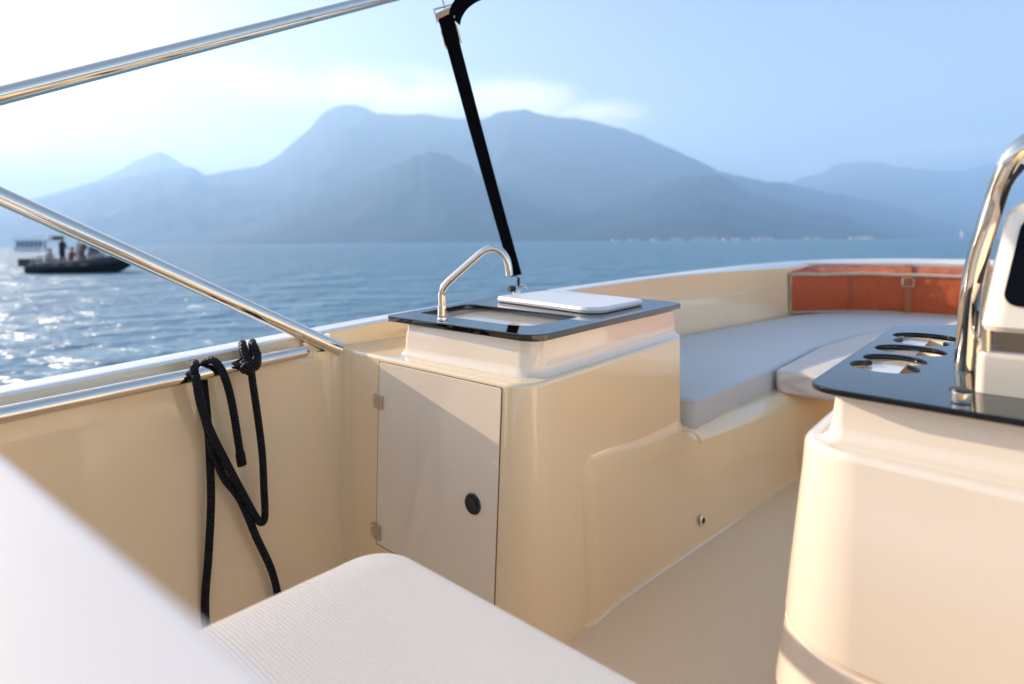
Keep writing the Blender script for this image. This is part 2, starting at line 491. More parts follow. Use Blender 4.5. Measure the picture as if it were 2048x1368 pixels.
# worktop with the sink cut-out
wt = [Pz(u, v, -.24) for u, v in ((772, 630.5), (1071, 672.5), (1366, 606), (1286, 597.5), (1080, 578))]
wt = [(q.x, q.y) for q in wt]
wo = rpoly(wt, [.018, .055, .045, .01, .02], 10)
hl = [(q.x, q.y) for q in (Pz(838, 625.5, -.24), Pz(936, 607, -.24), Pz(1160, 633.5, -.24), Pz(1050, 653.5, -.24))]
ho = rpoly(hl, [.03, .045, .03, .05], 8)
slab('worktop', wo, [ho], -.259, -.24, BGLASS, gal, .003)
bpy.data.objects['body']
# sink bowl
hc = rpoly(hl, [.03, .045, .03, .05], 8, inset=-.012)
cx = sum(q.x for q in hc) / len(hc); cy = sum(q.y for q in hc) / len(hc)
rs = []
for z, k in ((-.2595, 1.1), (-.2600, 1.0), (-.27, .985), (-.32, .95), (-.36, .90), (-.375, .84), (-.382, .7), (-.385, .1)):
    rs.append([Vector((cx + (q.x - cx) * k, cy + (q.y - cy) * k, z)) for q in hc])
sk = MB().rings(rs, cap0=False).obj('sink', SINKM, gal)
MB().cyl((cx, cy, -.3849), (cx, cy, -.380), .03, .028, 24, .002).obj('drain', CHROME, sk)
# tap
fb = Pz(885, 641, -.24)
fa = MB().cyl(fb, fb + Vector((0, 0, .012)), .0165, .0155, 28, .002).cyl(fb + Vector((0, 0, .012)), fb + Vector((0, 0, .048)), .0145, .0145, 28, .002).obj('faucet', CHROME, gal)
d = fb.y
sp_pts = [Pd(885, 620, d), Pd(884, 600, d), Pd(884, 588, d), Pd(887, 576, d - .002), Pd(896, 564, d - .005), Pd(908, 553, d - .01), Pd(940, 525, d - .02), Pd(962, 506, d - .028), Pd(974, 499, d - .03), Pd(988, 497, d - .034), Pd(1002, 503, d - .038), Pd(1012, 516, d - .04), Pd(1017, 533, d - .04), Pd(1019, 551, d - .04)]
tube('spout', sp_pts, .0112, CHROME, fa, n=24, smoothn=5)
# door
def dpt(p, z, off=0):                         # a point of the aft face
    k = (ZS - z) / (ZS - ZF)
    return B(-.06 - .015 * k - off, p, z)
def doorring(pl, pr_t, pr_b, zt, zb, off, rr, ins=0):
    q = rpoly([(pl, zb), (pr_b, zb), (pr_t, zt), (pl, zt)], rr, 4, ins)
    return [dpt(a.x, a.y, off) for a in q]
PL, PRT, PRB = .560, .062, .078
door = MB().rings([doorring(PL, PRT, PRB, ZS - .016, -.93, -.004, .006), doorring(PL, PRT, PRB, ZS - .016, -.93, .0012, .006), doorring(PL, PRT, PRB, ZS - .016, -.93, .0022, .006, .001)]).obj('door', GELW, gal, sharp=25)
MB().rings([doorring(PL + .0035, PRT - .0035, PRB - .0035, ZS - .0135, -.9335, -.003, .006), doorring(PL + .0035, PRT - .0035, PRB - .0035, ZS - .0135, -.9335, .0006, .006)]).obj('gap_strip', GAP, door)  # strip round the door, coloured as its dark gap line
for zz in (-.494, -.892):
    c = dpt(PL + .002, zz, .0022)
    hb = MB()
    for q0, w_ in ((.002, .017), (-.020, .017)):
        o_ = c + TT * q0 + Vector((0, 0, -.021)) - A * 0
        hb.box(o_, TT * w_, -A * .005, (0, 0, .042))
    hb.box(c - TT * .027 + Vector((0, 0, -.021)), TT * .008, -A * .011, (0, 0, .042))
    hb.cyl(c + Vector((0, 0, -.021)) - A * .003, c + Vector((0, 0, .021)) - A * .003, .005)
    hg = hb.obj('hinge', STEEL, door, bevel=.001)
    for dz in (-.012, .012):
        e_ = c + TT * .011 + Vector((0, 0, dz)) - A * .005
        MB().cyl(e_ - A * .0001, e_ - A * .0012, .0028, .0022, 14).obj('screw', CHROME, hg)
c = dpt(.153, -.689, .002)
lt = MB().cyl(c, c - A * .006, .0275, .0265, 40, .002).obj('latch', BLACK, door)
MB().cyl(c - A * .0061, c - A * .0075, .019, .017, 36, .001).obj('push_button', RUBBER, lt)

# cutting board
bc = [(q.x, q.y) for q in (Pz(992, 592, -.2165), Pz(1110, 578.5, -.2165), Pz(1288, 598.5, -.2165), Pz(1192, 617, -.2165))]
cb = cushion(bc, [.03, .05, .03, .06], -.2385, -.2165, .005)
tag(cb.obj('cutting_board', BOARD, base=Vector((sum(q[0] for q in bc) / 4, sum(q[1] for q in bc) / 4, -.2385))),
    'white plastic cutting board lying on the black galley worktop beside the sink', 'cutting board')

# ------------------------------------------------------------------ strap
def ribbon(mid, half, th, close=True):
    rs = []
    for i, (p, h) in enumerate(zip(mid, half)):
        a = mid[max(0, i - 1)]; b = mid[min(len(mid) - 1, i + 1)]
        t = (b - a).normalized(); n = t.cross(h).normalized() * th / 2
        rs.append([p - h + n * .6, p - h * .94 + n, p + h * .94 + n, p + h + n * .6, p + h - n * .6, p + h * .94 - n, p - h * .94 - n, p - h - n * .6])
    return MB().rings(rs)
foot = Pd(1036, 583, 2.60)
st = thing('canopy_strap', 'black webbing canopy strap hooked tight to the port gunwale', 'strap', foot)
s0, s1 = Pd(1033, 551, 2.56), Pd(893, 40, 1.95)
mid = [s0.lerp(s1, k / 12) for k in range(13)]
mid = [q + Vector((0, .0, -.010)) * math.sin(math.pi * k / 12) for k, q in enumerate(mid)]
dirv = (s1 - s0).normalized(); side = dirv.cross(Vector((0, 1, 0))).normalized()
side = (side * .9 + Vector((0, .35, 0))).normalized()
ribbon(mid, [side * (.0265)] * 13, .003).obj('webbing', WEB, st)
# doubled sewn end below the buckle
q0, q1 = mid[-1], mid[-2]
mid2 = [q0 + (q1 - q0) * k + Vector((0, -.006, 0)) for k in (-.12, .2, .5, .85)]
ribbon(mid2, [side * .029] * 4, .005).obj('sewn_end', WEB, st)
bk = MB(); bc_ = s1 + dirv * .004
def bar(pts, r_=.0035, n=10): 
    return tube
bo = tube('buckle', [bc_ - side * .036 + Vector((0, -.01, -.01)), bc_ - side * .034 + dirv * .035, bc_ + side * .034 + dirv * .045, bc_ + side * .036 + dirv * .004, bc_ - side * .034 - dirv * .006, bc_ - side * .036 + Vector((0, -.01, -.01))], .0042, CHROME, st, n=12)
MB().box(bc_ - side * .036 + dirv * .006 + Vector((0, -.012, 0)), side * .072, dirv * .020, Vector((0, .004, 0))).obj('cross_bar', CHROME, bo, bevel=.001)
for sg in (-1, 1):
    ce = mid[-1] - dirv * .055 + side * .030 * sg
    MB().cyl(ce - dirv * .035, ce + dirv * .03, .0048, .0035, 14, .001).obj('keeper', CHROME, bo)
# tail of webbing turned back over the buckle
tm = catmull([Pd(909, 40, 1.94), Pd(912, 26, 1.91), Pd(922, 9, 1.89), Pd(938, -4, 1.88), Pd(960, -14, 1.87), Pd(985, -16, 1.88)], 5)
tail_side = [Vector((.72, .25, -.60)).normalized() * .025 for i in range(len(tm))]
ribbon(tm, tail_side, .003).obj('tail', WEB, st)
pin0 = Pd(889, 16, 1.94); pin1 = Pd(876, -25, 1.95); pin2 = Pd(850, -190, 2.0)
tube('upper_pin', [pin0, pin1, pin2], .0045, CHROME, st, n=12)
# hook at the foot
hk0 = Pd(1036, 553, 2.56); hk1 = Pd(1038, 574, 2.60)
hook = MB().cyl(hk0, hk1, .010, .007, 16, .001).obj('hook', CHROME, st)
tube('hook_arm', [Pd(1039, 572, 2.59), Pd(1046, 570, 2.59), Pd(1053, 578, 2.59)], .005, CHROME, hook, n=10, smoothn=3)
kn = MB().cyl(Pd(1018, 578, 2.58), Pd(1030, 577, 2.60), .016, .013, 20, .004).obj('knob', BLACK, hook)
MB().cyl(Pd(1034, 588, 2.6), Pd(1034, 579, 2.6), .020, .016, 20, .003).obj('deck_eye', CHROME, hook)

# ------------------------------------------------------------------ rope over the rail
rope = thing('mooring_rope', 'black braided rope knotted and looped over the steel grab rail', 'rope', Pp(430, 760, .74))
def pr(u, v, p): return Pp(u, v, p)
sa = [pr(418, 1330, .73), pr(410, 1215, .73), pr(417, 1110, .73), pr(422, 1000, .735), pr(419, 900, .745), pr(414, 830, .755), pr(410, 790, .765), pr(407, 760, .775),
      pr(406, 735, .775), pr(411, 724, .765), pr(421, 720, .745), pr(434, 727, .725), pr(447, 748, .712), pr(459, 785, .712), pr(468, 830, .714), pr(476, 880, .716), pr(484, 930, .716)]
tube('strand', sa, lambda t: .0102 if t < .97 else .0125, ROPE, rope, n=18, smoothn=7)
sb = [pr(575, 1290, .70), pr(556, 1190, .70), pr(541, 1135, .705), pr(513, 1075, .71), pr(481, 1000, .715), pr(448, 955, .72), pr(428, 905, .722), pr(416, 860, .724), pr(404, 815, .724), pr(396, 780, .722), pr(391, 755, .718),
      pr(388, 735, .722), pr(390, 727, .742), pr(391, 731, .762), pr(392, 745, .772)]
tube('strand', sb, .0102, ROPE, rope, n=18, smoothn=7)
sc_ = [pr(392, 750, .705), pr(397, 790, .700), pr(408, 830, .700), pr(427, 875, .700), pr(455, 930, .702), pr(487, 990, .704), pr(509, 1030, .706), pr(519, 1043, .706), pr(527, 1043, .706), pr(530, 1025, .706), pr(528, 980, .706), pr(525, 915, .706), pr(519, 860, .706), pr(512, 810, .706), pr(506, 770, .706), pr(502, 740, .706), pr(498, 720, .71)]
tube('strand', sc_, .0100, ROPE, rope, n=18, smoothn=7)
kn = [pr(500, 748, .70), pr(497, 722, .70), pr(489, 702, .715), pr(485, 690, .735), pr(485, 688, .76), pr(487, 705, .782), pr(497, 728, .776), pr(510, 735, .74), pr(515, 722, .712), pr(511, 700, .71), pr(505, 688, .73), pr(505, 686, .756), pr(505, 705, .785), pr(502, 728, .78), pr(493, 740, .745), pr(487, 738, .712), pr(495, 730, .695), pr(512, 722, .693), pr(515, 705, .70)]
kt = tube('knot', kn, .0108, ROPE, rope, n=18, smoothn=7)

# ------------------------------------------------------------------ cushions of the bow
ZP = -.600
def bowpt(q, off):
    n = inward(q); c = full[q] + n * off; return c
port = [(.93, .72), (.93, -.050), (1.66, -.128), (2.4, -.165), (3.08, -.285), (3.75, -.50), (3.95, -.9), (4.80, -.9), (4.82, -.55), (4.62, -.2), (4.25, .10), (3.9, .26), (3.3, .40), (2.3, .60), (1.5, .70)]
pcc = [B(*q, 0) for q in port]
cu = cushion([(q.x, q.y) for q in pcc], [.03, .035, .08, .3, .3, .2, .05, .05, .2, .2, .2, .3, .4, .5, .4], -.715, ZP, .018, .004)
pad = tag(cu.obj('sunpad', PADM, base=B(2, .3, -.715)), 'long pale grey sunpad in shade along the port side of the bow', 'cushion')
def welt(cs, rad, z, par):
    ps = ring([(q.x, q.y) for q in cs], rad, z, .003, 8); ps = ps + ps[:2]
    tube('piping', ps, .0045, PADM, par, n=8)
welt(pcc, [.03, .035, .08, .3, .3, .2, .05, .05, .2, .2, .2, .3, .4, .5, .4], ZP - .010, pad)
# tie strap and flange of the pad
tube('tie_strap', [Pp(1362, 862, -.06), Pp(1376, 861, -.09), Pp(1392, 868, -.118), Pp(1402, 886, -.125)], .0055, GEL, pad, n=10, smoothn=4)
st_side = [(3.75, -.52), (3.08, -.305), (2.4, -.185), (1.66, -.148), (1.655, -.30), (1.655, -1.5), (1.66, -1.652), (2.4, -1.615), (3.08, -1.495), (3.75, -1.28), (3.93, -.9)]
pcc = [B(*q, 0) for q in st_side]
cu = cushion([(q.x, q.y) for q in pcc], [.2, .3, .3, .03, .01, .01, .03, .3, .3, .2, .3], -.705, ZP + .006, .018, .004)
tag(cu.obj('sunpad', VINYL, base=B(2.2, -.9, -.715)), 'white infill cushion in sun between the bow seats, behind the cup holders', 'cushion')
sb_ = [(q[0], 2 * PC - q[1] + (-.02 if 0 else 0)) for q in port]
sb_ = [(s, p - (.0)) for s, p in sb_]
sb_ = [(a, b) for a, b in sb_ if not (a > 3.7 and b > -1.0)]
sb_.insert(5, (3.85, -1.05)); sb_.insert(6, (4.80, -1.0)) if False else None
pcc = [B(q[0], q[1] - .0, 0) for q in [(.93, -2.52), (.93, -1.75), (1.66, -1.672), (2.4, -1.635), (3.08, -1.515), (3.75, -1.30), (3.95, -.91), (4.80, -.91), (4.82, -1.25), (4.62, -1.6), (4.25, -1.90), (3.9, -2.06), (3.3, -2.20), (2.3, -2.40), (1.5, -2.50)]]
cu = cushion([(q.x, q.y) for q in pcc], [.03, .035, .08, .3, .3, .2, .01, .01, .2, .2, .2, .3, .4, .5, .4], -.715, ZP, .018, .004)
tag(cu.obj('sunpad', PADM, base=B(2, -2, -.715)), 'pale grey sunpad along the starboard side of the bow behind the console', 'cushion')

# rust backrest round the bow
path = [Vector(q) for q in ((3.94, .316, 0), (4.12, .16, 0), (4.36, -.05, 0), (4.47, -.30, 0), (4.50, -.60, 0), (4.50, -.9, 0))]
pf = catmull(path, 12); pf = pf + [Vector((q.x, 2 * PC - q.y, 0)) for q in reversed(pf[:-1])]
Ls = [0]
for i in range(1, len(pf)): Ls.append(Ls[-1] + (pf[i] - pf[i - 1]).length)
bo = thing('backrest_cushion', 'rust orange canvas bow backrest with tan piping and buckled strap', 'backrest', B(4.6, -.9, ZP))
def bnorm(i):
    a = pf[max(0, i - 1)]; b = pf[min(len(pf) - 1, i + 1)]
    d = (b - a).normalized(); return Vector((-d.y, d.x, 0))   # outboard
def bq(i, off, z): c = pf[i] + bnorm(i) * off; return B(c.x, c.y, z)
secs = []
NP = len(pf)
for i in range(NP):
    Lc = Ls[i]
    sec = []
    prof = [(.20, -.585), (.02, -.592), (.003, -.58)]
    for k in range(9): prof.append((.0, -.56 + .28 * k / 8))
    prof += [(.004, -.268), (.05, -.250), (.10, -.232), (.15, -.215), (.19, -.205), (.21, -.215), (.22, -.30), (.22, -.5)]
    for k, (o_, z_) in enumerate(prof):
        w_ = 0; 
        if 3 <= k <= 11:
            w_ = .010 * noise.noise(Vector((Lc * 14, z_ * 3, 0))) + .006 * noise.noise(Vector((Lc * 30, z_ * 7, 3)))
            w_ *= smooth01((Lc - .25) / .5)
            w_ -= .016 * math.sin(math.pi * (k - 3) / 8)
        zz = z_ + (.014 * noise.noise(Vector((Lc * 11, z_ * 20, 5))) if 12 <= k <= 16 else 0)
        sec.append(bq(i, o_ + w_, zz))
    secs.append(sec)
MB().rings(secs, closed=True).obj('cover', ORANGE, bo, sharp=70)
top_pipe = [bq(i, -.004, -.272 + .006 * noise.noise(Vector((Ls[i] * 5, 0, 0)))) for i in range(NP)]
tube('piping', top_pipe, .014, PIPING, bo, n=10)
tube('piping', [bq(i, .19, -.202) for i in range(NP)], .014, PIPING, bo, n=10)
tube('piping', [bq(i, .0, -.588) for i in range(NP)], .009, PIPING, bo, n=10)
tube('piping', [bq(0, .0, -.588), bq(0, -.003, -.43), bq(0, -.003, -.272)], .009, PIPING, bo, n=10)
tube('piping', [bq(0, -.003, -.272), bq(0, .1, -.235), bq(0, .19, -.202)], .009, PIPING, bo, n=10)
def at_u(ut):
    best = 0
    for i in range(NP):
        q = B(pf[i].x, pf[i].y, 0); u = U0 + F * q.x / q.y
        if abs(u - ut) < 8 + 0 and i < NP // 2 + 8: return i
    return best
for ut in (1700,):
    i = min(range(NP // 2 + 4), key=lambda k: abs(U0 + F * B(pf[k].x, pf[k].y, 0).x / B(pf[k].x, pf[k].y, 0).y - ut))
    ribbon([bq(i, -.004 - .012 * math.sin(math.pi * k / 6), -.58 + .3 * k / 6) * 1 for k in range(7)], [(bq(i + 1, 0, 0) - bq(i, 0, 0)).normalized() * .022] * 7, .004).obj('seam', mat('rust_tape', (.36, .08, .025), .8), bo)
i = min(range(NP // 2 + 4), key=lambda k: abs(U0 + F * B(pf[k].x, pf[k].y, 0).x / B(pf[k].x, pf[k].y, 0).y - 1815))
hd = (bq(i + 1, 0, 0) - bq(i, 0, 0)).normalized()
sr = ribbon([bq(i, .19, -.192), bq(i, .10, -.222), bq(i, .0, -.256), bq(i, -.018, -.275), bq(i, -.022, -.33), bq(i, -.026, -.42), bq(i, -.02, -.52), bq(i, -.010, -.58)], [hd * .026] * 8, .006)
sr = sr.obj('strap', mat('rust_webbing', (.40, .12, .04), .8), bo)
bz = bq(i, -.034, -.33)
tube('buckle', [bz - hd * .036 + Vector((0, 0, .035)), bz - hd * .036 - Vector((0, 0, .035)), bz + hd * .036 - Vector((0, 0, .035)), bz + hd * .036 + Vector((0, 0, .035)), bz - hd * .036 + Vector((0, 0, .035))], .007, mat('nickel', (.55, .48, .38), .35, 1), sr, n=10)

# ------------------------------------------------------------------ foreground seat and bolster
seat = thing('seat_bench', 'white cushioned bench seat at bottom centre in front of the galley door', 'bench', B(-1.0, -.8, ZF))
c1 = Pz(795, 1080, -.55); c2 = Pz(1330, 1364, -.55); c3 = Pz(440, 1243, -.55)
ef = (c2 - c1).normalized(); el = (c3 - c1).normalized()
co_ = Pz(772, 1078, -.55)
cs_ = [co_, co_ + ef * 1.25, co_ + ef * 1.25 + el * .62, co_ + el * .62]
cush = cushion([(q.x, q.y) for q in cs_], [.085, .085, .06, .06], -.65, -.55, .022, .006, n=14)
cc = cush.obj('seat_cushion', VINYL, seat)
cs2 = [co_ + (ef + el) * .05 , co_ + ef * 1.2 + el * .05, co_ + ef * 1.2 + el * .6, co_ + ef * .05 + el * .6]
MB().rings([ring([(q.x, q.y) for q in cs2], .07, z, i_, 8) for z, i_ in ((ZF - .01, 0), (-.66, 0), (-.655, .01))]).obj('bench_box', GEL, seat)
b0, b1 = Pz(0, 893, -.15), Pz(440, 1246, -.15)
bd = (b1 - b0).normalized(); bn = Vector((bd.y, -bd.x, 0))
if bn.dot(A) > 0: bn = -bn
q0 = b0 - bd * .9; q1 = b1 + bd * .16
cs3 = [q0, q1, q1 + bn * .62, q0 + bn * .62]
tag(cushion([(q.x, q.y) for q in cs3], [.03, .05, .05, .03], -.47, -.148, .012, .002).obj('backrest', VINYL2, base=(q0 + q1) / 2 + Vector((0, 0, -.47))),
    'white padded backrest close to the lens in the lower left corner, out of focus', 'backrest')

# ------------------------------------------------------------------ helm console
con = thing('helm_console', 'cream helm console with black glass cup holder top at the right edge', 'console', Vector((1.1, 1.1, ZF)))
Fp, BL, B2, BR, FR = (.512, .981), (1.135, 1.665), (1.40, 1.70), (1.82, 1.28), (1.12, .405)
wcs = [Fp, BL, B2, BR, FR]; wrd = [.055, .09, .06, .05, .05]
def circ(c, r_, n=40): return [(c[0] + r_ * math.cos(2 * math.pi * i / n), c[1] + r_ * math.sin(2 * math.pi * i / n)) for i in range(n)]
def union2(c0, r0, c1, r1, n=60):
    out = []
    pts = [(p, 0) for p in circ(c0, r0, n)] ; pts2 = [(p, 1) for p in circ(c1, r1, n)]
    a = [p for p, _ in pts if (p[0] - c1[0]) ** 2 + (p[1] - c1[1]) ** 2 > r1 * r1]
    b = [p for p, _ in pts2 if (p[0] - c0[0]) ** 2 + (p[1] - c0[1]) ** 2 > r0 * r0]
    # angular order about each centre, starting at the cut
    dx, dy = c1[0] - c0[0], c1[1] - c0[1]; th = math.atan2(dy, dx)
    a.sort(key=lambda p: (math.atan2(p[1] - c0[1], p[0] - c0[0]) - th) % (2 * math.pi))
    b.sort(key=lambda p: (math.atan2(p[1] - c1[1], p[0] - c1[0]) - th - math.pi) % (2 * math.pi))
    return a + b
ZC = -.25
hA0, hA1 = Pz(1768, 733, ZC), Pz(1789, 718.5, ZC)
hB = Pz(1820, 700, ZC)
hC0, hC1 = Pz(1852, 674, ZC), Pz(1841, 684, ZC)
holes = [union2((hA0.x, hA0.y), .058, (hA1.x, hA1.y), .056), circ((hB.x, hB.y), .068), union2((hC0.x, hC0.y), .072, (hC1.x, hC1.y), .056)]
slab('worktop', rpoly(wcs, wrd, 10), holes, -.261, ZC, BGLASS2, con, .003)
rs = []
rs.append(ring(wcs, wrd, -.2625, .10, 10)); rs.append(ring(wcs, wrd, -.262, .04, 10))
for z, ins in ((-.28, .036), (-.32, .031), (-.335, .026), (-.343, .018), (-.347, .008), (-.348, .0)):
    rs.append(ring(wcs, wrd, z, ins, 10))
MB().rings(rs[::-1], cap0=False, cap1=False).obj('plinth', GELW, con)
wells = []
for k, (c_, r_) in enumerate((((hA0 + hA1) / 2, .088), (hB, .075), ((hC0 + hC1) / 2, .09))):
    c_ = Vector((c_.x, c_.y, 0))
    prof = [(-.2614, r_ + .02), (-.263, r_), (-.28, r_ - .004), (-.325, r_ - .01), (-.332, r_ - .02), (-.334, .01)]
    wells.append([[c_ + Vector((rr * math.cos(2 * math.pi * i / 40), rr * math.sin(2 * math.pi * i / 40), z)) for i in range(40)] for z, rr in prof])
mbw = MB()
for w_ in wells: mbw.rings(w_, cap0=False)
mbw.obj('cup_wells', SINKM, con)
rs = []
def ccs(k): return wcs
bs = []
for z, ins in ((-.3475, .04), (-.348, -.002), (-.352, -.012), (-.362, -.018), (-.40, -.021), (-.50, -.032), (-.60, -.043), (-.672, -.050), (-.678, -.050), (-.681, -.047), (-.688, -.047), (-.691, -.050), (-.70, -.051), (-.8, -.066), (ZF - .01, -.08)):
    bs.append(ring(wcs, [q + .03 for q in wrd], z, ins, 12))
MB().rings(bs[::-1], cap0=False, cap1=False).obj('body', GELW, con)
# stud
sd = Pz(1922, 806, ZC)
stud = MB().cyl(sd, sd + Vector((0, 0, .018)), .0135, .0135, 28, .002).obj('stud', CHROME, con)
MB().cyl(sd + Vector((0, 0, .0182)), sd + Vector((0, 0, .022)), .0150, .0145, 28, .001).obj('cap', BLACK, stud)
# windscreen with its tube
wpts = [Pd(1927, 741, 1.09), Pd(1932, 690, 1.08), Pd(1940, 600, 1.055), Pd(1952, 528, 1.035), Pd(1972, 460, 1.01), Pd(1992, 395, .99), Pd(2008, 350, .97), Pd(2024, 316, .955), Pd(2052, 288, .945), Pd(2100, 268, .94), Pd(2300, 240, .93)]
ws = tube('windscreen_frame', wpts, .0162, CHROME, con, n=28, smoothn=5)
GL = mat('clear_acrylic', (.95, .97, .97), .02); GL.node_tree.nodes['Principled BSDF'].inputs['Transmission Weight'].default_value = 1.0
GL.node_tree.nodes['Principled BSDF'].inputs['IOR'].default_value = 1.1
g0 = [Pd(1962, 560, 1.03), Pd(1990, 440, 1.0), Pd(2018, 365, .965), Pd(2048, 325, .95), Pd(2110, 305, .945), Pd(2300, 290, .94), Pd(2300, 560, 1.0)]
MB().rings([[q + Vector((.0, .0, 0)) for q in g0], [q + Vector((.004, .006, 0)) for q in g0]]).obj('windscreen_pane', GL, ws, sharp=20)
tube('rubber_seal', catmull([Pd(1958, 566, 1.03), Pd(1974, 505, 1.015), Pd(1996, 430, .99), Pd(2018, 368, .96), Pd(2048, 330, .948)], 4), .005, BLACK, ws, n=10)
MB().box(Pd(1958, 742, 1.075), (.022, .0, 0), (.01, .03, 0), (0, 0, .215)).obj('mounting_post', GELW, con, bevel=.004)
# instrument pod
def podring(z, ul, dl, rad=.03, ins=0, th=.16):
    L = Vector(((ul - U0) / F * dl, dl)); e = Vector((-TT.x, -TT.y)); a_ = Vector((A.x, A.y))
    return ring([L, L + e * .5, L + e * .5 + a_ * th, L + a_ * th], rad, z, ins, 8)
lowp = [podring(-.2495, 1950, .93, .012, 0, .2), podring(-.19, 1954, .925, .012, 0, .2), podring(-.182, 1955, .925, .012, .004, .2), podring(-.180, 1955, .925, .012, .02, .2)]
MB().rings(lowp).obj('pod_foot', GELW, con)
MB().rings([podring(-.185, 1982, .93, .006, 0, .16), podring(-.135, 1982, .93, .006, 0, .16)]).obj('chrome_panel', mat('dark_mirror', (.25, .25, .28), .08, 1), con)
tube('pillar', [Pd(1972, 706, .93), Pd(1972, 652, .93)], .006, CHROME, con, n=16)
pr_ = [(-.146, 1964, .915, .02), (-.144, 1963, .91, .004), (-.136, 1963, .91, 0), (-.03, 1993.2, .9357, 0), (.02, 2007.5, .9478, 0), (.05, 2016, .955, .0), (.068, 2024, .96, .008), (.078, 2030, .962, .02), (.081, 2036, .965, .04)]
pod = MB().rings([podring(z, ul, dl, .028, ins, .14) for z, ul, dl, ins in pr_]).obj('instrument_pod', GELW, con)
# its black screen lies on the aft face
e3 = -TT
def spt(x, z):                                 # x to starboard from pod's left edge
    k = (z + .136) / (.05 + .136)
    L0 = Pd(1963, 484, .91); L1 = Pd(2016, 484, .955)
    L = L0.lerp(L1, max(0, min(1, k))); L.z = 0
    return L + e3 * x + Vector((0, 0, z)) - A * .0035
q = rpoly([(.018, -.103), (.40, -.103), (.40, .044), (.020, .044)], .022, 8)
scr = [spt(a.x, a.y) for a in q]
MB().rings([[v + A * .004 for v in scr], scr]).obj('screen', mat('screen_black', (.003, .003, .004), .08, spec=.12), pod, sharp=20)

# ================================================================== FAR THINGS
FOREST = mat('forest_slope', (.016, .034, .036), .95, var=.7, vscale=.0035, spec=.1)
def mountain(name, sky, dc, ds, label=None, seed=0, back=2500, rough=1.0):
    """a ridge: sky = skyline in photo pixels, dc crest distance, ds shore distance"""
    us = []; 
    pts = sorted(sky)
    n = 120; u0, u1 = pts[0][0], pts[-1][0]; cols = []
    for i in range(n + 1):
        u = u0 + (u1 - u0) * i / n
        for k in range(len(pts) - 1):
            if pts[k][0] <= u <= pts[k + 1][0]:
                t = (u - pts[k][0]) / (pts[k + 1][0] - pts[k][0]); t2 = t
                v = pts[k][1] + (pts[k + 1][1] - pts[k][1]) * t2; break
        c = FW(u, v, dc)
        c.z += 18 * rough * noise.fractal(Vector((u * .04, seed, 0)), .7, 2.1, 5)
        f0 = FW(u, V0, ds); f0.z = -6
        col = []
        M_ = 26
        for j in range(M_ + 1):
            t = j / M_
            x = f0.x + (c.x - f0.x) * t; y = f0.y + (c.y - f0.y) * t
            h = max(c.z, 2) * (t ** 1.15 * .9 + .1 * t)
            rg = noise.ridged_multi_fractal(Vector((x * .0011 + seed, y * .0011, seed)), 1.0, 2.1, 5, 1.0, 2.0)
            amp = .38 * max(c.z, 0) * t * (1 - t) * 2.0
            z = h + (rg - 1.0) * amp * .75
            if j == 0: z = -6
            lim = c.z * (.05 + .95 * t)
            col.append(Vector((x, y, min(z, lim + 5) if j < M_ else c.z)))
        for j in range(1, 5):
            t = j / 4; col.append(Vector((c.x * (1 + back * t / dc), c.y + back * t, c.z * (1 - t) - 6 * t)))
        cols.append(col)
    o = MB().rings(cols, closed=False).obj(name, FOREST, base=FW((u0 + u1) / 2, V0, ds) * Vector((1, 1, 0)).x if False else Vector((0, 0, 0)), world=True, sharp=180)
    tag(o, label, None, kind='structure')
    return o
HM = 'hills'
mountain('mountain', [(-500, 452), (-260, 440), (-100, 420), (0, 405), (75, 395), (190, 362), (240, 340), (290, 312), (322, 302), (350, 318), (390, 345), (460, 380), (600, 440)], 10500, 5000, 'faint far peak on the left horizon', 1)
mountain('mountain', [(-500, 470), (-200, 445), (-60, 425), (60, 398), (110, 391), (170, 372), (250, 356), (330, 340), (385, 334), (412, 351), (450, 345), (520, 360), (640, 420), (700, 470)], 7200, 3800, 'low wooded hill at the left foot of the main mountain', 2)
mountain('mountain', [(380, 420), (412, 352), (450, 342), (520, 332), (560, 310), (590, 281), (620, 256), (645, 226), (672, 212), (700, 208), (728, 214), (755, 227), (800, 229), (850, 227), (890, 234), (930, 238), (975, 236), (1040, 260), (1130, 320), (1250, 420)], 7400, 4400, 'main mountain with a humped summit left of the strap', 3)
mountain('mountain', [(860, 330), (930, 262), (965, 238), (1000, 223), (1051, 218), (1102, 233), (1153, 236), (1246, 257), (1338, 295), (1399, 323), (1440, 343), (1481, 352), (1542, 364), (1573, 366), (1614, 377), (1696, 392), (1768, 407), (1860, 435), (1921, 451), (1990, 474)], 7000, 4600, 'long mountain sloping down to the right behind the strap', 4)
mountain('mountain', [(1000, 462), (1100, 430), (1200, 400), (1300, 372), (1380, 350), (1440, 350), (1512, 389), (1583, 410), (1691, 430), (1742, 453), (1798, 470), (1850, 478)], 4700, 3000, 'nearer dark spur above the shore village', 5)
mountain('mountain', [(430, 470), (520, 440), (618, 394), (698, 366), (763, 340), (827, 311), (859, 304), (902, 313), (934, 329), (967, 356), (1020, 388), (1063, 407), (1140, 440), (1220, 466), (1290, 480)], 4500, 3100, 'near rounded dark wooded hill behind the tap', 6)
mountain('mountain', [(1480, 420), (1604, 355), (1645, 346), (1672, 329), (1716, 323), (1768, 326), (1798, 334), (1860, 340), (1921, 343), (1972, 328), (2060, 318), (2200, 330), (2400, 360), (2600, 420)], 11500, 6500, 'pale far range at the right edge', 7)
mountain('mountain', [(-1700, 400), (-1300, 330), (-900, 360), (-600, 420), (-420, 470)], 6500, 3500, 'hills beyond the left edge of the picture', 8)

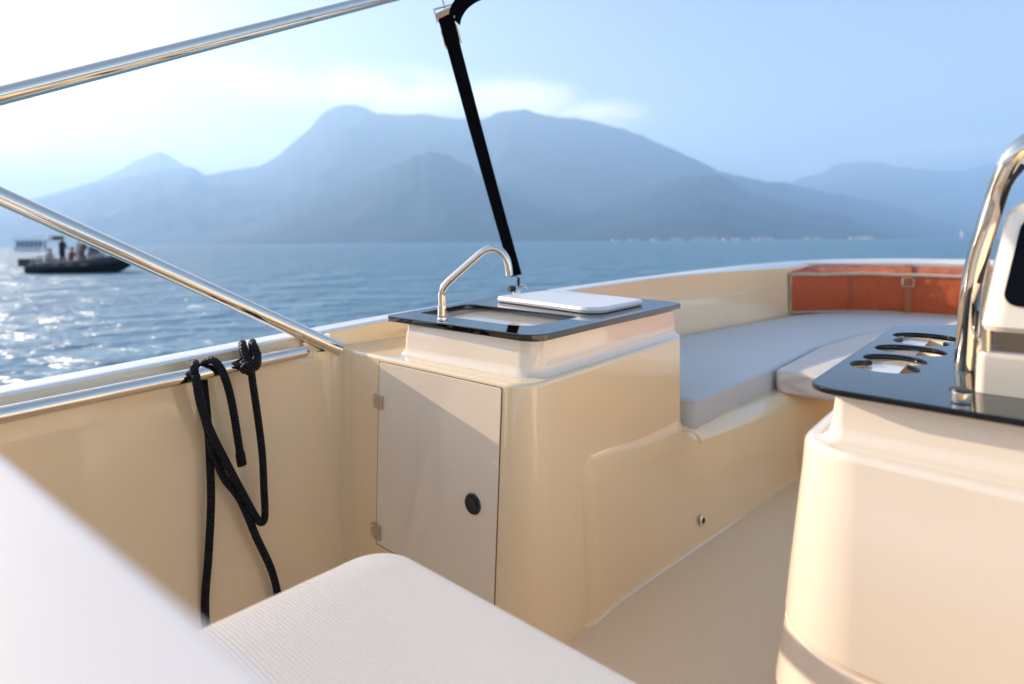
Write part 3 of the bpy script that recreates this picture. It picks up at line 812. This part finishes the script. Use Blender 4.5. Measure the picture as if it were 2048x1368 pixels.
# lake
def watermat():
    m, nt, b = nodes('lake_water')
    b.inputs['Base Color'].default_value = (.13, .26, .35, 1); b.inputs['Roughness'].default_value = .4
    b.inputs['IOR'].default_value = 1.333
    last = None
    for sc_, dist, det in ((.25, 1.1, 2.0), (.9, .42, 3.0), (3.0, .12, 3.0)):
        n = N(nt, 'ShaderNodeTexNoise', i_Scale=sc_, i_Detail=det)
        n.inputs['Distortion'].default_value = .4
        nt.links.new(coords(nt, (.8, 1.7, 1), rot=(0, 0, R(18))), n.inputs['Vector'])
        bp = N(nt, 'ShaderNodeBump', i_Strength=1.0, i_Distance=dist)
        nt.links.new(n.outputs['Fac'], bp.inputs['Height'])
        if last: nt.links.new(last.outputs[0], bp.inputs['Normal'])
        last = bp
    nt.links.new(last.outputs[0], b.inputs['Normal'])
    return m
lake = MB().add([(-13500, -1500, 0), (13500, -1500, 0), (13500, 14500, 0), (-13500, 14500, 0)], [[0, 1, 2, 3]]).obj('lake', watermat(), smooth=False, world=True)
tag(lake, 'rippled blue lake water reaching to the mountains', None, kind='structure')

# haze
vol = bpy.data.materials.new('haze'); vol.use_nodes = True; nt = vol.node_tree; nt.nodes.clear()
ou = nt.nodes.new('ShaderNodeOutputMaterial'); pv = nt.nodes.new('ShaderNodeVolumePrincipled')
pv.inputs['Color'].default_value = (.47, .70, .98, 1); pv.inputs['Density'].default_value = .00019; pv.inputs['Anisotropy'].default_value = .22
nt.links.new(pv.outputs[0], ou.inputs['Volume'])
hz = MB().box((-13900, -1800, -40), (27800, 0, 0), (0, 16800, 0), (0, 0, 1860)).obj('haze', vol, smooth=False, world=True)
tag(hz, 'pale blue summer haze over the lake', None, kind='stuff')

# village on the far shore
HW = mat('house_plaster', (.62, .55, .46), .9, var=.1); HR = mat('roof_tiles', (.30, .14, .08), .9); HWIN = mat('house_window', (.05, .06, .07), .3)
def house(x, y, z, w, dpt_, h, rot):
    o = thing('shore_house', 'small pale house with tiled roof in the village on the far shore', 'house', (x, y, z), 'houses of the village on the far shore', world=True)
    o.rotation_euler.z = rot
    ba = BASE[o.name]
    wl = MB().box(ba + Vector((-w / 2, -dpt_ / 2, -4)), (w, 0, 0), (0, dpt_, 0), (0, 0, h + 4)).obj('wall', HW, o, smooth=False)
    rf = MB().add([ba + Vector(v) for v in ((-w / 2 - .6, -dpt_ / 2 - .6, h), (w / 2 + .6, -dpt_ / 2 - .6, h), (w / 2 + .6, dpt_ / 2 + .6, h), (-w / 2 - .6, dpt_ / 2 + .6, h), (-w / 2, 0, h + 3), (w / 2, 0, h + 3))],
                  [[0, 1, 5, 4], [2, 3, 4, 5], [1, 2, 5], [3, 0, 4], [3, 2, 1, 0]]).obj('roof', HR, o, smooth=False)
    return o
rn = random.Random(8)
spots = []
for i in range(46):
    u = rn.choice((rn.uniform(1222, 1290), rn.uniform(1420, 1480), rn.uniform(1505, 1640), rn.uniform(1700, 1760), rn.uniform(1300, 1420)))
    q = FW(u, V0, 2485 - rn.uniform(0, 12))
    spots.append((q.x, q.y))
for i, (x, y) in enumerate(spots):
    house(x, y, 1.0, rn.uniform(12, 26), rn.uniform(8, 12), rn.uniform(5, 10), rn.uniform(-.5, .5))
# low quay under the village
q0, q1 = FW(1200, V0, 2470), FW(1990, V0, 2470)
quay = MB().box((q0.x, q0.y, -3), (q1.x - q0.x, q1.y - q0.y, 0), (0, 60, 0), (0, 0, 4)).obj('shore', mat('shore_ground', (.10, .13, .07), .9, var=.3, vscale=.05), smooth=False, world=True)
tag(quay, 'low green shore below the mountains', None, kind='structure')
# church tower at the right
q = FW(1925, V0, 2480)
ct = thing('church_tower', 'pale church tower standing alone on the far shore at the right', 'tower', (q.x, q.y, 1), world=True)
MB().box(BASE[ct.name] + Vector((-4, -4, 0)), (8, 0, 0), (0, 8, 0), (0, 0, 30)).obj('wall', HW, ct, smooth=False)
bq_ = BASE[ct.name]
MB().add([bq_ + Vector(v) for v in ((-4.3, -4.3, 30), (4.3, -4.3, 30), (4.3, 4.3, 30), (-4.3, 4.3, 30), (0, 0, 42))], [[0, 1, 4], [1, 2, 4], [2, 3, 4], [3, 0, 4], [3, 2, 1, 0]]).obj('spire', HR, ct, smooth=False)

# ------------------------------------------------------------------ inflatable boat
D = 34.0
def rw(u, v, dy=0):
    q = FW(u, v, D + dy); return q
def rx(u): return FW(u, V0, D).x
rib = thing('inflatable_boat', 'dark rigid inflatable boat with people aboard, lying left under the steel tube', 'boat', (rx(150), D, 0), world=True)
DARK = mat('dark_hypalon', (.018, .020, .026), .5); RHULL = mat('black_hull', (.012, .012, .014), .35); RGREY = mat('grey_deck', (.16, .17, .19), .6)
PX = D / F
def rp(u, z, dy): return Vector((rx(u), D + dy, z))
def H(v, u=150): return FW(u, v, D).z
W_ = 1.15
tb = [rp(88, .42, -W_), rp(120, .44, -W_), rp(170, .50, -W_), rp(215, .62, -W_ * .93), rp(248, .78, -W_ * .66), rp(266, .88, -W_ * .28), rp(271, .92, 0), rp(266, .88, W_ * .28), rp(248, .78, W_ * .66), rp(215, .62, W_ * .93), rp(170, .50, W_), rp(120, .44, W_), rp(88, .42, W_)]
tube('inflated_tube', tb, lambda t: .27 if .03 < t < .97 else .12, DARK, rib, n=18, smoothn=6)
sec = []
for u, zk, hw, zt in ((74, -.25, 1.0, .30), (120, -.3, 1.05, .33), (180, -.3, 1.05, .4), (225, -.12, .85, .52), (250, .15, .55, .65), (264, .45, .22, .78), (268, .62, .05, .84)):
    sec.append([rp(u, zt, -hw), rp(u, zk + .25, -hw * .8), rp(u, zk, 0), rp(u, zk + .25, hw * .8), rp(u, zt, hw)])
MB().rings(sec, closed=True).obj('hull', RHULL, rib)
ob = MB()
ob.box(rp(42, .40, -.28), (PX * 27, 0, 0), (0, .56, 0), (0, 0, .48)).box(rp(50, -.2, -.12), (PX * 12, 0, 0), (0, .24, 0), (0, 0, .6))
ob.obj('outboard_motor', mat('black_cowling', (.015, .017, .022), .3), rib, bevel=.06)
MB().box(rp(80, .45, -.8), (PX * 34, 0, 0), (0, 1.6, 0), (0, 0, .38)).obj('stern_seat', RGREY, rib, bevel=.05)
cn = MB().add([rp(178, .4, -.42), rp(206, .4, -.42), rp(202, 1.15, -.36), rp(184, 1.35, -.36), rp(178, .4, .42), rp(206, .4, .42), rp(202, 1.15, .36), rp(184, 1.35, .36)],
              [[0, 1, 2, 3], [5, 4, 7, 6], [0, 3, 7, 4], [1, 5, 6, 2], [3, 2, 6, 7], [0, 4, 5, 1]]).obj('console', RGREY, rib, bevel=.05)
MB().add([rp(186, 1.3, -.34), rp(193, 1.3, -.34), rp(190, 1.72, -.3), rp(187, 1.72, -.3), rp(186, 1.3, .34), rp(193, 1.3, .34), rp(190, 1.72, .3), rp(187, 1.72, .3)],
         [[0, 1, 2, 3], [5, 4, 7, 6], [0, 3, 7, 4], [1, 5, 6, 2], [3, 2, 6, 7], [0, 4, 5, 1]]).obj('windscreen', mat('smoked', (.04, .06, .07), .1), cn)
MB().box(rp(208, .6, -.4), (PX * 14, 0, 0), (0, .8, 0), (0, 0, .22)).obj('bow_seat', RGREY, rib, bevel=.05)
for dy in (-.85, .85):
    tube('arch_leg', [rp(112, .6, dy), rp(108, 1.4, dy * .95), rp(106, 1.95, dy * .8)], .035, CHROME, rib, n=10, smoothn=4)
tube('arch_top', [rp(106, 1.95, -.68), rp(106, 2.0, 0), rp(106, 1.95, .68)], .035, CHROME, rib, n=10)
MB().cyl(rp(103, 2.02, 0), rp(103, 2.32, 0), .2, .17, 20, .05).obj('radar_dome', mat('dome_white', (.8, .8, .8), .4), rib)
MB().box(rp(113, 2.0, -.3), (.28, 0, 0), (0, .5, 0), (0, 0, .22)).obj('life_raft_case', DARK, rib, bevel=.04)

MB().box(rp(84, .83, -.5), (PX * 10, 0, 0), (0, 1.0, 0), (0, 0, .25)).obj('cool_box', mat('dome_white', (.8, .8, .8), .4), rib, bevel=.04)
tube('grab_rail', [rp(196, .62, -.95), rp(200, .95, -.9), rp(226, 1.05, -.75), rp(246, 1.05, -.5), rp(250, .8, -.5)], .03, CHROME, rib, n=10, smoothn=4)
MB().box(rp(160, .45, -.3), (PX * 12, 0, 0), (0, .6, 0), (0, 0, .55)).obj('helm_seat', mat('pale_cloth', (.55, .52, .50), .9), rib, bevel=.06)
for u0_ in (112, 140, 168, 196):
    tube('rubbing_patch', [rp(u0_, .50, -1.40), rp(u0_ + 14, .52, -1.40)], .05, RGREY, rib, n=8)
SKIN = mat('skin', (.50, .30, .20), .6)
def person(label, joints, edges, rad, cloth, head, hair, hcol):
    o_ = thing('person', label, 'person', joints[0] * 1.0 - Vector((0, 0, .0)), 'people aboard the inflatable boat', world=True)
    me = bpy.data.meshes.new('body'); ba = BASE[o_.name]
    me.from_pydata([tuple(j - ba) for j in joints], edges, [])
    ob_ = bpy.data.objects.new('body', me); COL.objects.link(ob_)
    ob_.modifiers.new('s', 'SKIN'); 
    for i, v in enumerate(me.skin_vertices[0].data): v.radius = (rad[i], rad[i]); v.use_root = (i == 0)
    sd_ = ob_.modifiers.new('d', 'SUBSURF'); sd_.levels = 2; sd_.render_levels = 2
    dg = bpy.context.evaluated_depsgraph_get()
    m2 = bpy.data.meshes.new_from_object(ob_.evaluated_get(dg)); bpy.data.objects.remove(ob_)
    m2.name = 'body'; m2.materials.clear(); m2.materials.append(cloth); m2.materials.append(SKIN)
    for pl_ in m2.polygons:
        pl_.use_smooth = True
        if pl_.center.z > (head - ba).z - .10: pl_.material_index = 1
    b_ = bpy.data.objects.new('body', m2); COL.objects.link(b_); b_.parent = o_
    mb_ = MB(); rs_ = []
    for k in range(7):
        q = math.pi * .55 * k / 6
        rs_.append([head + Vector((.105 * math.sin(q) * math.cos(t_) - .01, .095 * math.sin(q) * math.sin(t_), .03 + .125 * math.cos(q))) for t_ in [2 * math.pi * i_ / 14 for i_ in range(14)]])
    mb_.rings(rs_, cap0=False).obj('hair', mat(hair, hcol, .8), o_)
def stander(u, dy, lean, label, cloth, hair, hcol, z0=.42, h=1.0):
    b = rp(u, z0, dy); X = Vector((1, 0, 0)); Y = Vector((0, 1, 0)); Z = Vector((0, 0, h))
    pel = b + Z * .92; che = b + Z * 1.32 + X * lean; nk = b + Z * 1.47 + X * lean * 1.3; hd_ = b + Z * 1.62 + X * lean * 1.5
    J = [pel, b + Z * 1.12 + X * lean * .5, che, nk, hd_, hd_ + Z * .08]
    E = [(0, 1), (1, 2), (2, 3), (3, 4), (4, 5)]; Rr = [.14, .13, .16, .055, .085, .07]
    for sg in (-1, 1):
        k = len(J)
        J += [pel + Y * .1 * sg - Z * .04, b + Y * .12 * sg + Z * .48 + X * .03, b + Y * .13 * sg + Z * .06, b + Y * .13 * sg + X * .15 + Z * .03]
        E += [(0, k), (k, k + 1), (k + 1, k + 2), (k + 2, k + 3)]; Rr += [.10, .065, .045, .04]
        k = len(J)
        J += [che + Y * .19 * sg + Z * .06, che + Y * .25 * sg - Z * .2 + X * .04, che + Y * .2 * sg - Z * .3 + X * .26]
        E += [(2, k), (k, k + 1), (k + 1, k + 2)]; Rr += [.06, .045, .035]
    person(label, J, E, Rr, cloth, hd_, hair, hcol)
stander(129, -.2, .02, 'person in dark clothes standing at the stern of the inflatable boat', mat('navy_cloth', (.02, .025, .04), .9), 'dark_hair', (.02, .015, .012))
stander(150, .25, .05, 'person in pale top with dark hair standing midships on the inflatable boat', mat('pale_cloth', (.55, .52, .50), .9), 'black_hair', (.012, .01, .01), .42, .92)
stander(171, -.3, .1, 'person in brown top standing at the console of the inflatable boat', mat('brown_cloth', (.22, .13, .09), .9), 'brown_hair', (.05, .03, .02), .42, .9)

stander(97, -.1, .12, 'person sitting low at the stern of the inflatable boat in a light shirt', mat('light_shirt', (.60, .50, .46), .9), 'fair_hair', (.25, .15, .07), .05, .80)
stander(139, .1, .06, 'person in a red brown top crouching between the two standing at the stern', mat('rust_cloth', (.30, .10, .07), .9), 'black_hair', (.012, .01, .01), .1, .80)
# ------------------------------------------------------------------ far passenger boat
DB = 190.0
fb_ = FW(59, V0, DB)
pb = thing('passenger_boat', 'white double deck passenger boat far off at the left horizon', 'boat', (fb_.x, DB, 0), world=True)
def q_(x, y, z): return Vector((fb_.x + x, DB + y, z))
WH = mat('boat_white', (.75, .75, .76), .5)
MB().rings([[q_(x, -w, z0), q_(x, w, z0), q_(x, w * 1.1, 1.4), q_(x, -w * 1.1, 1.4)] for x, w, z0 in ((-5.2, .6, .3), (-4, 1.7, -.2), (4.2, 1.8, -.2), (5, 1.6, 0))]).obj('hull', WH, pb)
MB().box(q_(-3.4, -1.5, 1.4), (7.8, 0, 0), (0, 3, 0), (0, 0, 2.1)).obj('cabin', mat('cabin_shade', (.12, .2, .28), .3), pb)
for k in range(6):
    MB().box(q_(-3.4 + k * 1.52, -1.56, 1.4), (.18, 0, 0), (0, .06, 0), (0, 0, 2.1)).obj('window_post', WH, pb)
MB().box(q_(-4.6, -1.8, 3.5), (9.4, 0, 0), (0, 3.6, 0), (0, 0, .35)).obj('upper_deck', WH, pb)
MB().box(q_(-4.4, -1.6, 4.6), (8.4, 0, 0), (0, 3.2, 0), (0, 0, .2)).obj('awning', WH, pb)
for x in (-4.2, -1.5, 1.2, 3.8):
    MB().box(q_(x, -1.55, 3.85), (.12, 0, 0), (0, .12, 0), (0, 0, .75)).obj('awning_post', WH, pb)

# ================================================================== LIGHT
th = R(11); EL = R(19.5)
sh = (TT * math.cos(th) - A * math.sin(th)).normalized()
sdir = Vector((sh.x * math.cos(EL), sh.y * math.cos(EL), math.sin(EL)))
sdir = (T.to_3x3() @ sdir).normalized()
su = bpy.data.lights.new('sun', 'SUN'); su.energy = 5.0; su.angle = R(.5); su.color = (1.0, .84, .66)
so = bpy.data.objects.new('sun', su); COL.objects.link(so)
so.rotation_euler = sdir.to_track_quat('Z', 'Y').to_euler()
so.location = (0, 0, 20)
w = bpy.data.worlds.new('World'); scene.world = w; w.use_nodes = True
nt = w.node_tree; bg = nt.nodes['Background']
sky = N(nt, 'ShaderNodeTexSky', sky_type='NISHITA'); sky.sun_disc = False
sky.sun_elevation = EL; sky.sun_rotation = math.atan2(sdir.x, sdir.y)
sky.air_density = 1.0; sky.dust_density = 1.0; sky.ozone_density = 1.5; sky.altitude = 200
# thin cloud: a few banks by direction, broken up by noise
tc = N(nt, 'ShaderNodeTexCoord')
mp = N(nt, 'ShaderNodeMapping'); mp.inputs['Scale'].default_value = (3.0, 3.0, 8)
nt.links.new(tc.outputs['Generated'], mp.inputs['Vector'])
n1 = N(nt, 'ShaderNodeTexNoise', i_Scale=2.2, i_Detail=8.0); n1.inputs['Roughness'].default_value = .6
nt.links.new(mp.outputs[0], n1.inputs['Vector'])
def bank(u, v, ru, rv, amp):
    d = FW(u, v, 1) - Vector((0, 0, CAM_H)); d.normalize()
    sub = N(nt, 'ShaderNodeVectorMath', operation='SUBTRACT'); sub.inputs[1].default_value = d
    nt.links.new(tc.outputs['Generated'], sub.inputs[0])
    mu = N(nt, 'ShaderNodeVectorMath', operation='MULTIPLY'); mu.inputs[1].default_value = (1 / ru, 1 / ru, 1 / rv)
    nt.links.new(sub.outputs[0], mu.inputs[0])
    ln = N(nt, 'ShaderNodeVectorMath', operation='LENGTH'); nt.links.new(mu.outputs[0], ln.inputs[0])
    mr = N(nt, 'ShaderNodeMapRange', interpolation_type='SMOOTHSTEP')
    mr.inputs['From Min'].default_value = 1.0; mr.inputs['From Max'].default_value = 0.0; mr.inputs['To Max'].default_value = amp
    nt.links.new(ln.outputs['Value'], mr.inputs['Value']); return mr.outputs[0]
acc = None
for b_ in ((760, 185, .26, .06, 1.5), (1030, 200, .15, .05, 1.8), (1180, 235, .14, .04, 1.3), (520, 170, .35, .06, .9), (1640, 345, .14, .035, .8), (1850, 300, .16, .03, .7), (200, 130, .5, .05, .5)):
    o_ = bank(*b_)
    if acc is None: acc = o_
    else:
        ad = N(nt, 'ShaderNodeMath', operation='MAXIMUM'); nt.links.new(acc, ad.inputs[0]); nt.links.new(o_, ad.inputs[1]); acc = ad.outputs[0]
cr_ = N(nt, 'ShaderNodeMapRange'); cr_.inputs['From Min'].default_value = .34; cr_.inputs['From Max'].default_value = .60
nt.links.new(n1.outputs['Fac'], cr_.inputs['Value'])
mm = N(nt, 'ShaderNodeMath', operation='MULTIPLY'); nt.links.new(cr_.outputs[0], mm.inputs[0]); nt.links.new(acc, mm.inputs[1])
m3 = N(nt, 'ShaderNodeMath', operation='MULTIPLY', use_clamp=True); m3.inputs[1].default_value = 1.0; nt.links.new(mm.outputs[0], m3.inputs[0])
mx = N(nt, 'ShaderNodeMix', data_type='RGBA')
mx.inputs[7].default_value = (6.6, 6.2, 6.3, 1)
tn = N(nt, 'ShaderNodeMix', data_type='RGBA', blend_type='MULTIPLY'); tn.inputs[0].default_value = 1
tn.inputs[7].default_value = (1.12, .905, .81, 1); nt.links.new(sky.outputs[0], tn.inputs[6])
nt.links.new(m3.outputs[0], mx.inputs[0]); nt.links.new(tn.outputs[2], mx.inputs[6])
nt.links.new(mx.outputs[2], bg.inputs['Color'])
bg.inputs['Strength'].default_value = .122

# ================================================================== CAMERA
cam = bpy.data.cameras.new('camera'); co = bpy.data.objects.new('camera', cam); COL.objects.link(co)
co.matrix_world = T @ Matrix.Rotation(math.pi / 2, 4, 'X')
cam.sensor_width = 36; cam.lens = 36 * F / 2048
cam.shift_y = -(684 - V0) / 2048
cam.clip_start = .02; cam.clip_end = 60000
cam.dof.use_dof = True; cam.dof.focus_distance = 1.48; cam.dof.aperture_fstop = cam.lens / 11.0
scene.camera = co
vs_ = scene.view_settings; vs_.view_transform = 'Standard'; vs_.look = 'None'; vs_.gamma = 1; vs_.exposure = 1.34
cy = scene.cycles
cy.use_denoising = True; cy.max_bounces = 14; cy.diffuse_bounces = 11; cy.glossy_bounces = 6; cy.transmission_bounces = 8; cy.volume_bounces = 2
cy.sample_clamp_indirect = 10
